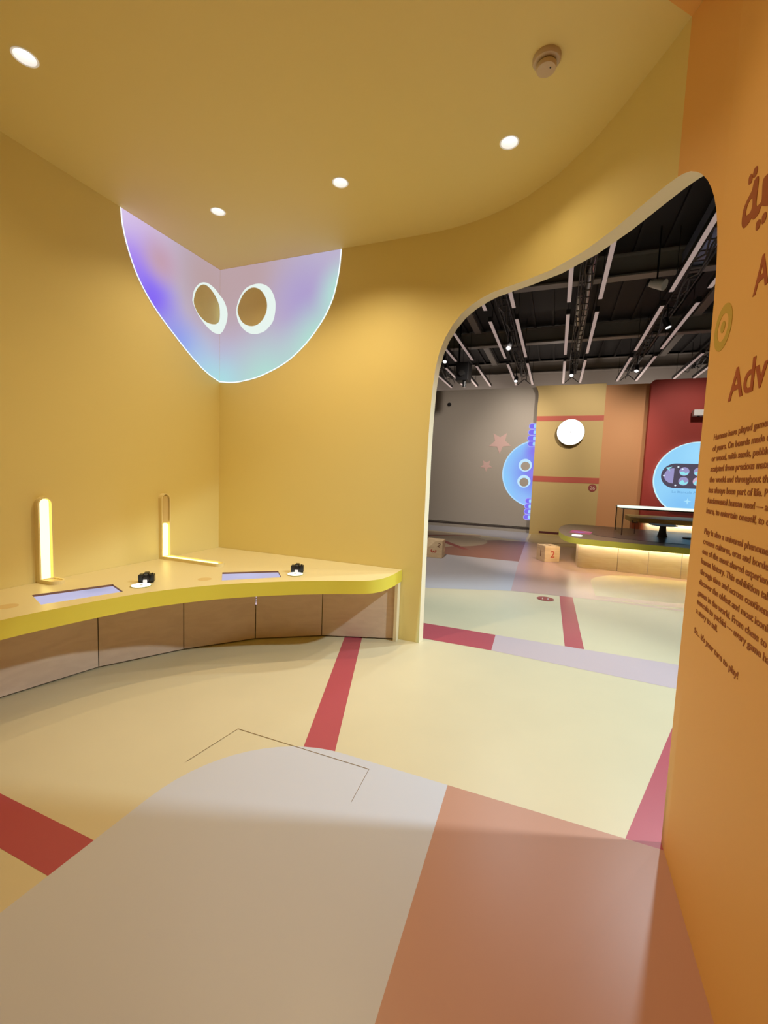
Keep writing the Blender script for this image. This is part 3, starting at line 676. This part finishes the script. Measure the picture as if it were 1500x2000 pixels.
# ================================================================== HALL DISPLAY TABLE
t = thing('display_table', 'long green-edged display table with lit wooden base in the hall', 'table', (1.8, 8.9, 0))
ZD = .58
tl = spline([(5.2, 7.72), (3.5, 7.66), (1.9, 7.68), (.95, 7.735), (.55, 7.76), (.32, 7.86), (.18, 8.17), (.115, 8.75), (.13, 9.4), (.22, 10.0), (.42, 10.35), (.8, 10.42), (1.6, 10.30), (3.2, 10.2), (5.2, 10.2)], 6)
b = B(); prism(b, tl, XY, ZD-.095, ZD); 
for f in b.faces:
    if abs(f.calc_center_median().z-ZD) < .001: f.material_index = 1
LP(obj('top', b, [mat('olive_green_edge', (.80, .84, .13), .45), mat('grey_brown_top', (.21, .17, .14), .35)], t), t)
b = B(); prism(b, spline([(.66, 9.30), (.64, 8.8), (.75, 8.45), (1.1, 8.25), (2.2, 8.1), (5.0, 8.1)], 5)+[(5.0, 9.7), (.9, 9.7)], XY, ZD, ZD+.004); LP(obj('dark_inlay', b, mat('slate_inlay', (.07, .065, .08), .3), t), t)
bs = [(.47, 9.6), (.43, 8.75), (.445, 8.36), (1.07, 8.325), (1.52, 8.29), (1.98, 8.24), (2.6, 8.20), (3.3, 8.2), (4.1, 8.2), (4.9, 8.2)]
for a, b_ in zip(bs, bs[1:]):
    a = Vector(a); c = Vector(b_); d = (c-a).normalized(); nn = Vector((-d.y, d.x))
    q = B(); prism(q, [tuple(a+d*.004), tuple(c-d*.004), tuple(c-d*.004+nn*.02), tuple(a+d*.004+nn*.02)], XY, .004, ZD-.096); LP(obj('base_panel', q, WDL, t), t)
LED = glow('table_led', (1.0, .83, .64), 48)
q = B()
for a, b_ in zip(bs[1:], bs[2:]):
    a = Vector(a); c = Vector(b_); d = (c-a).normalized(); nn = Vector((-d.y, d.x))
    prism(q, [tuple(a-nn*.03), tuple(c-nn*.03), tuple(c-nn*.045), tuple(a-nn*.045)], XY, ZD-.108, ZD-.0965)
LP(obj('glow_strip', q, LED, t), t); tag(t.children[-1], 'glowing warm strip under the table edge')
q = B(); prism(q, [(.28, 8.62), (.62, 8.50), (.70, 8.95), (.36, 9.1)], XY, ZD, ZD+.006); LP(obj('screen', q, picture('table_screen_picture', (176, 92, 110), [(.45, 8.75, .58, .14, (150, 130, 210)), (.6, 8.9, .58, .10, (220, 150, 160))]), t), t)
q = B(); prism(q, circ(.40, 8.20, .085, 28), XY, ZD, ZD+.012); LP(obj('lit_disc', q, LIT, t), t)
# glass case
t = thing('glass_case', 'rectangular glass display case with lit top standing on the green-edged table', 'display case', (2.4, 9.2, ZD))
gx0, gx1, gy0, gy1, gz0, gz1 = 1.15, 4.6, 8.80, 9.75, ZD+.006, 1.06
m = bpy.data.materials.new('clear_glass'); m.use_nodes = True; nt = m.node_tree; nt.nodes.clear()
out = nt.nodes.new('ShaderNodeOutputMaterial'); mx = nt.nodes.new('ShaderNodeMixShader'); tr = nt.nodes.new('ShaderNodeBsdfTransparent'); gl = nt.nodes.new('ShaderNodeBsdfGlossy'); fr = nt.nodes.new('ShaderNodeFresnel')
tr.inputs[0].default_value = (.95, .97, .95, 1); gl.inputs['Roughness'].default_value = .03; fr.inputs[0].default_value = 1.12
mx.inputs[0].default_value = .05; nt.links.new(tr.outputs[0], mx.inputs[1]); nt.links.new(gl.outputs[0], mx.inputs[2]); nt.links.new(mx.outputs[0], out.inputs[0]); GLS = m
for nm, a in (('glass_front', (gx0+.02, gx1, gy0, gy0+.008, gz0, gz1)), ('glass_back', (gx0+.02, gx1, gy1-.008, gy1, gz0, gz1)), ('glass_end', (gx0, gx0+.008, gy0+.02, gy1-.02, gz0, gz1))):
    q = B(); box(q, *a); LP(obj(nm, q, GLS, t), t)
for (x_, y_) in ((gx0, gy0), (gx0, gy1-.02)):
    q = B(); box(q, x_, x_+.018, y_, y_+.018, gz0, gz1); LP(obj('post', q, mat('bronze_post', (.10, .06, .04), .4), t), t)
q = B(); box(q, gx0-.01, gx1+.01, gy0-.01, gy1+.01, gz1-.004, gz1+.018); LP(obj('frame', q, mat('bronze_post', (.10, .06, .04), .4), t), t)
q = B(); box(q, gx0-.06, gx1, gy0-.01, gy0+.30, gz1+.020, gz1+.055); LP(obj('lit_top', q, glow('case_lit_top', lin((225, 240, 222)), 1.3), t), t)
# pedestal dish and small stand
t = thing('pedestal_dish', 'round dish on a dark flared foot inside the glass case', 'dish', (1.84, 9.06, ZD+.0065))
b = B(); lathe(b, [(.085, 0), (.075, .02), (.06, .08), (.05, .17), (.055, .185)], n=32); obj('foot', b, mat('stone_grey', (.09, .07, .065), .5), t, True)
b = B(); lathe(b, [(.05, .183), (.19, .196), (.225, .207), (.225, .214), (.18, .206), (.0, .200)], n=48); obj('dish', b, mat('pale_stone', (.85, .74, .62), .4), t, True)
t = thing('small_stand', 'thin dark stand with a small game piece inside the glass case, left of the dish', 'stand', (1.42, 9.2, ZD+.0065))
b = B(); tube(b, (0, 0, 0), (0, 0, .20), .006); obj('rod', b, BLKM, t)
b = B(); box(b, -.05, .04, -.02, .02, .20, .215); box(b, -.05, -.035, -.015, .015, .215, .25); box(b, .02, .035, -.015, .015, .215, .24); obj('piece', b, DRK, t)
for k, (x_, y_, r_, lab) in enumerate(((2.25, 9.05, .10, 'nearest'), (2.52, 9.2, .13, 'farther'))):
    b = B(); lathe(b, [(r_, 0), (r_, .012), (r_*.8, .02)], n=28)
    tag(obj('flat_disc', b, mat('dark_blue_disc', (.05, .05, .07), .4), None, True, (x_, y_, ZD+.0065)), 'dark flat game disc right of the dish in the case, the %s of the two' % lab, 'disc', 'flat discs inside the case')
# second table behind
t = thing('display_table', 'low mustard-topped display table with glowing base seen behind the glass case', 'table', (2.6, 11.3, 0))
b = B(); prism(b, rrect(1.62, 11.0, 5.2, 12.2, .25), XY, .66, .765); LP(obj('top', b, mat('mustard_table', (.50, .34, .12), .5), t), t)
b = B(); prism(b, rrect(1.85, 11.24, 5.0, 12.0, .15), XY, .004, .66); LP(obj('base', b, WDL, t), t)
b = B(); box(b, 1.95, 4.9, 11.17, 11.19, .650, .659); LP(obj('glow_strip', b, LED, t), t)
b = B(); box(b, 1.66, 1.80, 11.15, 11.45, .004, .659); LP(obj('end_block', b, mat('coral_block', (.75, .18, .12), .5), t), t)

# ================================================================== NUMBERED WOODEN DICE
NUM = mat('red_numeral', (.55, .09, .05), .6); NUMB = mat('brown_numeral', (.25, .12, .06), .6)
CUB = wood('cube_pine', (.74, .54, .31), (.86, .67, .42), (1, 1, 7))
t = thing('wooden_cube', 'pale wooden number cube showing 1 and 2, standing before the green-edged table', 'cube', (-.105, 8.5, 0), math.radians(31), 'wooden number cubes on the hall floor')
b = B(); box(b, 0, .3, 0, .3, .0035, .3, bev=.006); obj('block', b, CUB, t)
b = B(); text_bm(b, '2', .175, Matrix(((1, 0, 0, .155), (0, 0, -1, -.001), (0, 1, 0, .15), (0, 0, 0, 1))), centre=True, off=.003); obj('numeral', b, NUM, t)
tag(t.children[-1], 'red number 2')
b = B(); text_bm(b, '1', .175, Matrix(((0, 0, -1, -.001), (-1, 0, 0, .15), (0, 1, 0, .15), (0, 0, 0, 1))), centre=True, off=.003); obj('numeral', b, NUMB, t)
tag(t.children[-1], 'brown number 1')
b = B(); text_bm(b, '3', .175, Matrix.Translation((.15, .15, .3008)), centre=True, off=.003); obj('numeral', b, NUMB, t)
# corner-cut cube at the door jamb
t = thing('wooden_cube', 'wooden cube with a red 3, half hidden by the left side of the arch', 'cube', (-2.05, 7.94, .0035), math.radians(4), 'wooden number cubes on the hall floor')
b = B(); box(b, -.16, .16, -.16, .16, 0, .32)
for vx in list(b.verts):
    if vx.co.z > .3 and vx.co.y < 0 and vx.co.x < 0:
        bmesh.ops.bevel(b, geom=[vx], offset=.20, affect='VERTICES')
obj('block', b, CUB, t)
b = B(); text_bm(b, '3', .15, Matrix(((1, 0, 0, .0), (0, 0, -1, -.161), (0, 1, 0, .12), (0, 0, 0, 1))), centre=True, off=.003, ang=-PI/2); obj('numeral', b, NUM, t)
b = B(); text_bm(b, '2', .11, Matrix(((1, 0, 0, .10), (0, 0, -1, -.161), (0, 1, 0, .24), (0, 0, 0, 1))), centre=True, off=.003, ang=-.35); obj('numeral', b, NUMB, t)

# ================================================================== HALL CEILING EQUIPMENT
DIF = mat('linear_diffuser', (.50, .43, .41), .6, emit=lin((150, 132, 128)), es=.85)
def lin_light():
    t = thing('linear_light', '', 'light')
    b = B(); box(b, -.034, .034, 0, 2.66, .006, .085); box(b, -.034, .034, -.03, 0, .0, .085); box(b, -.034, .034, 2.66, 2.69, .0, .085); obj('housing', b, BLKM, t)
    b = B(); box(b, -.030, .030, 0, 2.66, 0, .0055); obj('diffuser', b, DIF, t)
    for yy in (.3, 2.36):
        b = B(); tube(b, (0, yy, .085), (0, yy, .82), .005, 6); obj('hanger', b, BLKM, t)
    return t
l0 = lin_light(); first = True
XS = [(-3.47, 'in the outermost left row'), (-3.03, 'in the second row from the left'), (-2.62, 'just left of the black projector'), (-2.19, 'just right of the black projector'),
      (-1.38, 'left of the tray over the stars'), (-.89, 'right of the tray over the stars'), (.0, 'left of the tray with the shiny pipe'), (.47, 'right of the tray with the shiny pipe'),
      (1.46, 'left of the tray over the orange panel'), (1.96, 'right of the tray over the orange panel'), (2.88, 'left of the tray over the blue screen'), (3.36, 'right of the tray over the blue screen')]
YS = [(5.43, 'nearest'), (8.67, 'middle'), (11.92, 'farthest')]
for x_, lx in XS:
    for y_, ly in YS:
        o = l0 if first else copy_tree(l0); first = False
        o.location = (x_, y_, 4.5); o['group'] = 'linear ceiling lights in the hall'
        o['label'] = 'thin linear ceiling light %s, %s of its row' % (lx, ly)
def cable_tray(x_, label, seed):
    rnd = random.Random(seed)
    t = thing('cable_tray', label, 'cable tray', (x_, 9.6, 4.68), 0, 'cable trays between the linear lights')
    for s in (-1, 1):
        b = B(); box(b, s*.10-.008, s*.10+.008, -4.8, 4.6, 0, .06); obj('rail', b, DRK, t)
    b = B()
    yy = -4.75
    while yy < 4.6: box(b, -.092, .092, yy, yy+.02, .005, .018); yy += .3
    tag(obj('rungs', b, DRK, t), kind='stuff')
    for k in range(4):
        b = B(); yy = -4.7; p = Vector(((k-1.5)*.05, yy, .04))
        while yy < 4.5:
            yy += .45; q_ = Vector(((k-1.5)*.05+rnd.uniform(-.03, .03), yy, .035-rnd.choice((0, .0, .05, .12, .18)))); tube(b, p, q_, .013, 7); p = q_
        obj('cable', b, [DRK, BLKM][k % 2], t, True)
    for k, yy in enumerate((-4.2, -1.2, 2.0, 4.3)):
        b = B(); tube(b, (0, yy, .06), (0, yy, .66), .008, 6); obj('hanger', b, BLKM, t)
for i, (x_, lab) in enumerate(((-3.25, 'dark cable tray at the left edge of the hall ceiling'), (-1.12, 'dark cable tray in the hall ceiling over the grey partition and stars'), (.23, 'dark cable tray running beside the shiny pipe toward the yellow panel'),
                              (1.70, 'dark cable tray over the orange panel and the red panel edge'), (3.12, 'dark cable tray over the blue round screen'))):
    cable_tray(x_, lab, i)
# brace arms that hold the rows
for i, (x_, nm) in enumerate(((-1.13, 'over the stars'), (.23, 'over the yellow panel'), (1.71, 'over the red panel edge'))):
    b = B()
    for s in (-1, 1): tube(b, (x_, 14.36, 4.64), (x_+s*.185, 14.36, 4.48), .012, 6)
    tag(obj('brace_arm', b, BLKM), 'black spreading brace at the far end of the tray %s' % nm, 'brace')
# shiny pipes
SHN = mat('galvanised_pipe', (.75, .73, .72), .35, metal=1.0)
b = B(); tube(b, (.30, 6.3, 4.86), (.30, 12.2, 4.86), .045, 16); tag(obj('round_duct', b, SHN, None, True), 'thin shiny metal pipe above the middle rows of linear lights', 'duct')
b = B(); tube(b, (.17, 8.7, 4.86), (.19, 10.3, 4.86), .055, 16); tag(obj('round_duct', b, SHN, None, True), 'short shiny metal pipe piece beside the longer thin one', 'duct')
b = B(); box(b, 1.62, 1.92, 6.6, 8.4, 4.94, 5.2, bev=.03); tag(obj('air_duct', b, mat('blue_lit_duct', (.34, .37, .52), .35, metal=.3)), 'blue-lit reflective rectangular duct beside the arch at the upper right', 'duct')  # bluish light on the duct is put into its base colour
for x0, lab in ((-2.18, 'flat grey cable cover on the dark hall ceiling above the projector'), (2.50, 'flat grey cable cover on the dark hall ceiling at right')):
    b = B(); box(b, x0, x0+.16, 9.3, 11.5, 5.19, 5.259); box(b, x0, x0+.16, 12.2, 14.7, 5.19, 5.259); tag(obj('cable_cover', b, STL), lab, 'cable cover', 'flat cable covers on the hall ceiling')
# track spotlights
def spot(x_, y_, aim, label, z_=4.36):
    t = thing('track_spotlight', label, 'spotlight', (x_, y_, z_), 0, 'spotlights in the hall ceiling')
    d = (Vector(aim)-Vector((x_, y_, z_))).normalized()
    b = B(); lathe(b, [(.05, -.10), (.055, -.08), (.055, .09), (.048, .09), (.046, .07)], axis=d, n=24); obj('body', b, BLK, t, True)
    b = B(); lathe(b, [(.046, .068), (.046, .075)], axis=d, n=24); obj('lens', b, LENS, t)
    b = B(); tube(b, (0, 0, .03), (0, 0, .33), .012, 8); obj('arm', b, BLK, t)
spot(-1.12, 9.75, (-1.5, 6.0, 0), 'lit black spotlight on the tray over the stars, the nearer one', 4.34)
spot(-1.24, 12.9, (-1.2, 9.0, 0), 'lit black spotlight at the far end of the tray over the stars', 4.32)
spot(.19, 12.6, (0, 8.0, 0), 'lit black spotlight hanging above the yellow panel', 4.34)
spot(1.66, 12.4, (.8, 9, 0), 'lit black spotlight hanging above the orange panel', 4.34)
spot(-2.69, 10.5, (-2.3, 7, 0), 'lit black spotlight left of the hanging black projector', 4.34)
spot(1.62, 9.1, (2.6, 8.2, 1.5), 'black spotlight turned sideways over the right rows of linear lights', 4.34)
t = thing('hanging_projector', 'big black projector hanging on a pole left in the hall', 'projector', (-2.33, 11.0, 4.12))
b = B(); box(b, -.16, .16, -.2, .2, -.22, .22, bev=.02); obj('body', b, BLK, t)
b = B(); tube(b, (-.13, 0, .2), (-.13, 0, 1.2), .025, 10); obj('pole', b, BLK, t)
b = B(); lathe(b, [(.07, 0), (.07, .06)], c=(0, -.2, -.05), axis=(0, -1, 0), n=24); obj('lens', b, BLKM, t, True)
b = B(); tube(b, (.05, -.1, -.22), (.05, -.1, -.36), .045, 16); obj('tube', b, BLK, t)
t = thing('ceiling_speaker', 'white-fronted speaker hanging in the hall ceiling near the arch', 'speaker', (1.20, 7.72, 4.50), math.radians(-20))
b = B(); lathe(b, [(.050, -.10), (.062, -.04), (.078, .09), (.080, .12)], axis=(1, -.2, -.45), n=24); obj('body', b, WHT, t, True)
b = B(); lathe(b, [(.054, -.13), (.054, -.095)], axis=(1, -.2, -.45), n=24); obj('grille', b, BLKM, t)
b = B(); tube(b, (0, 0, .05), (0, 0, .82), .012, 8); obj('arm', b, BLK, t)
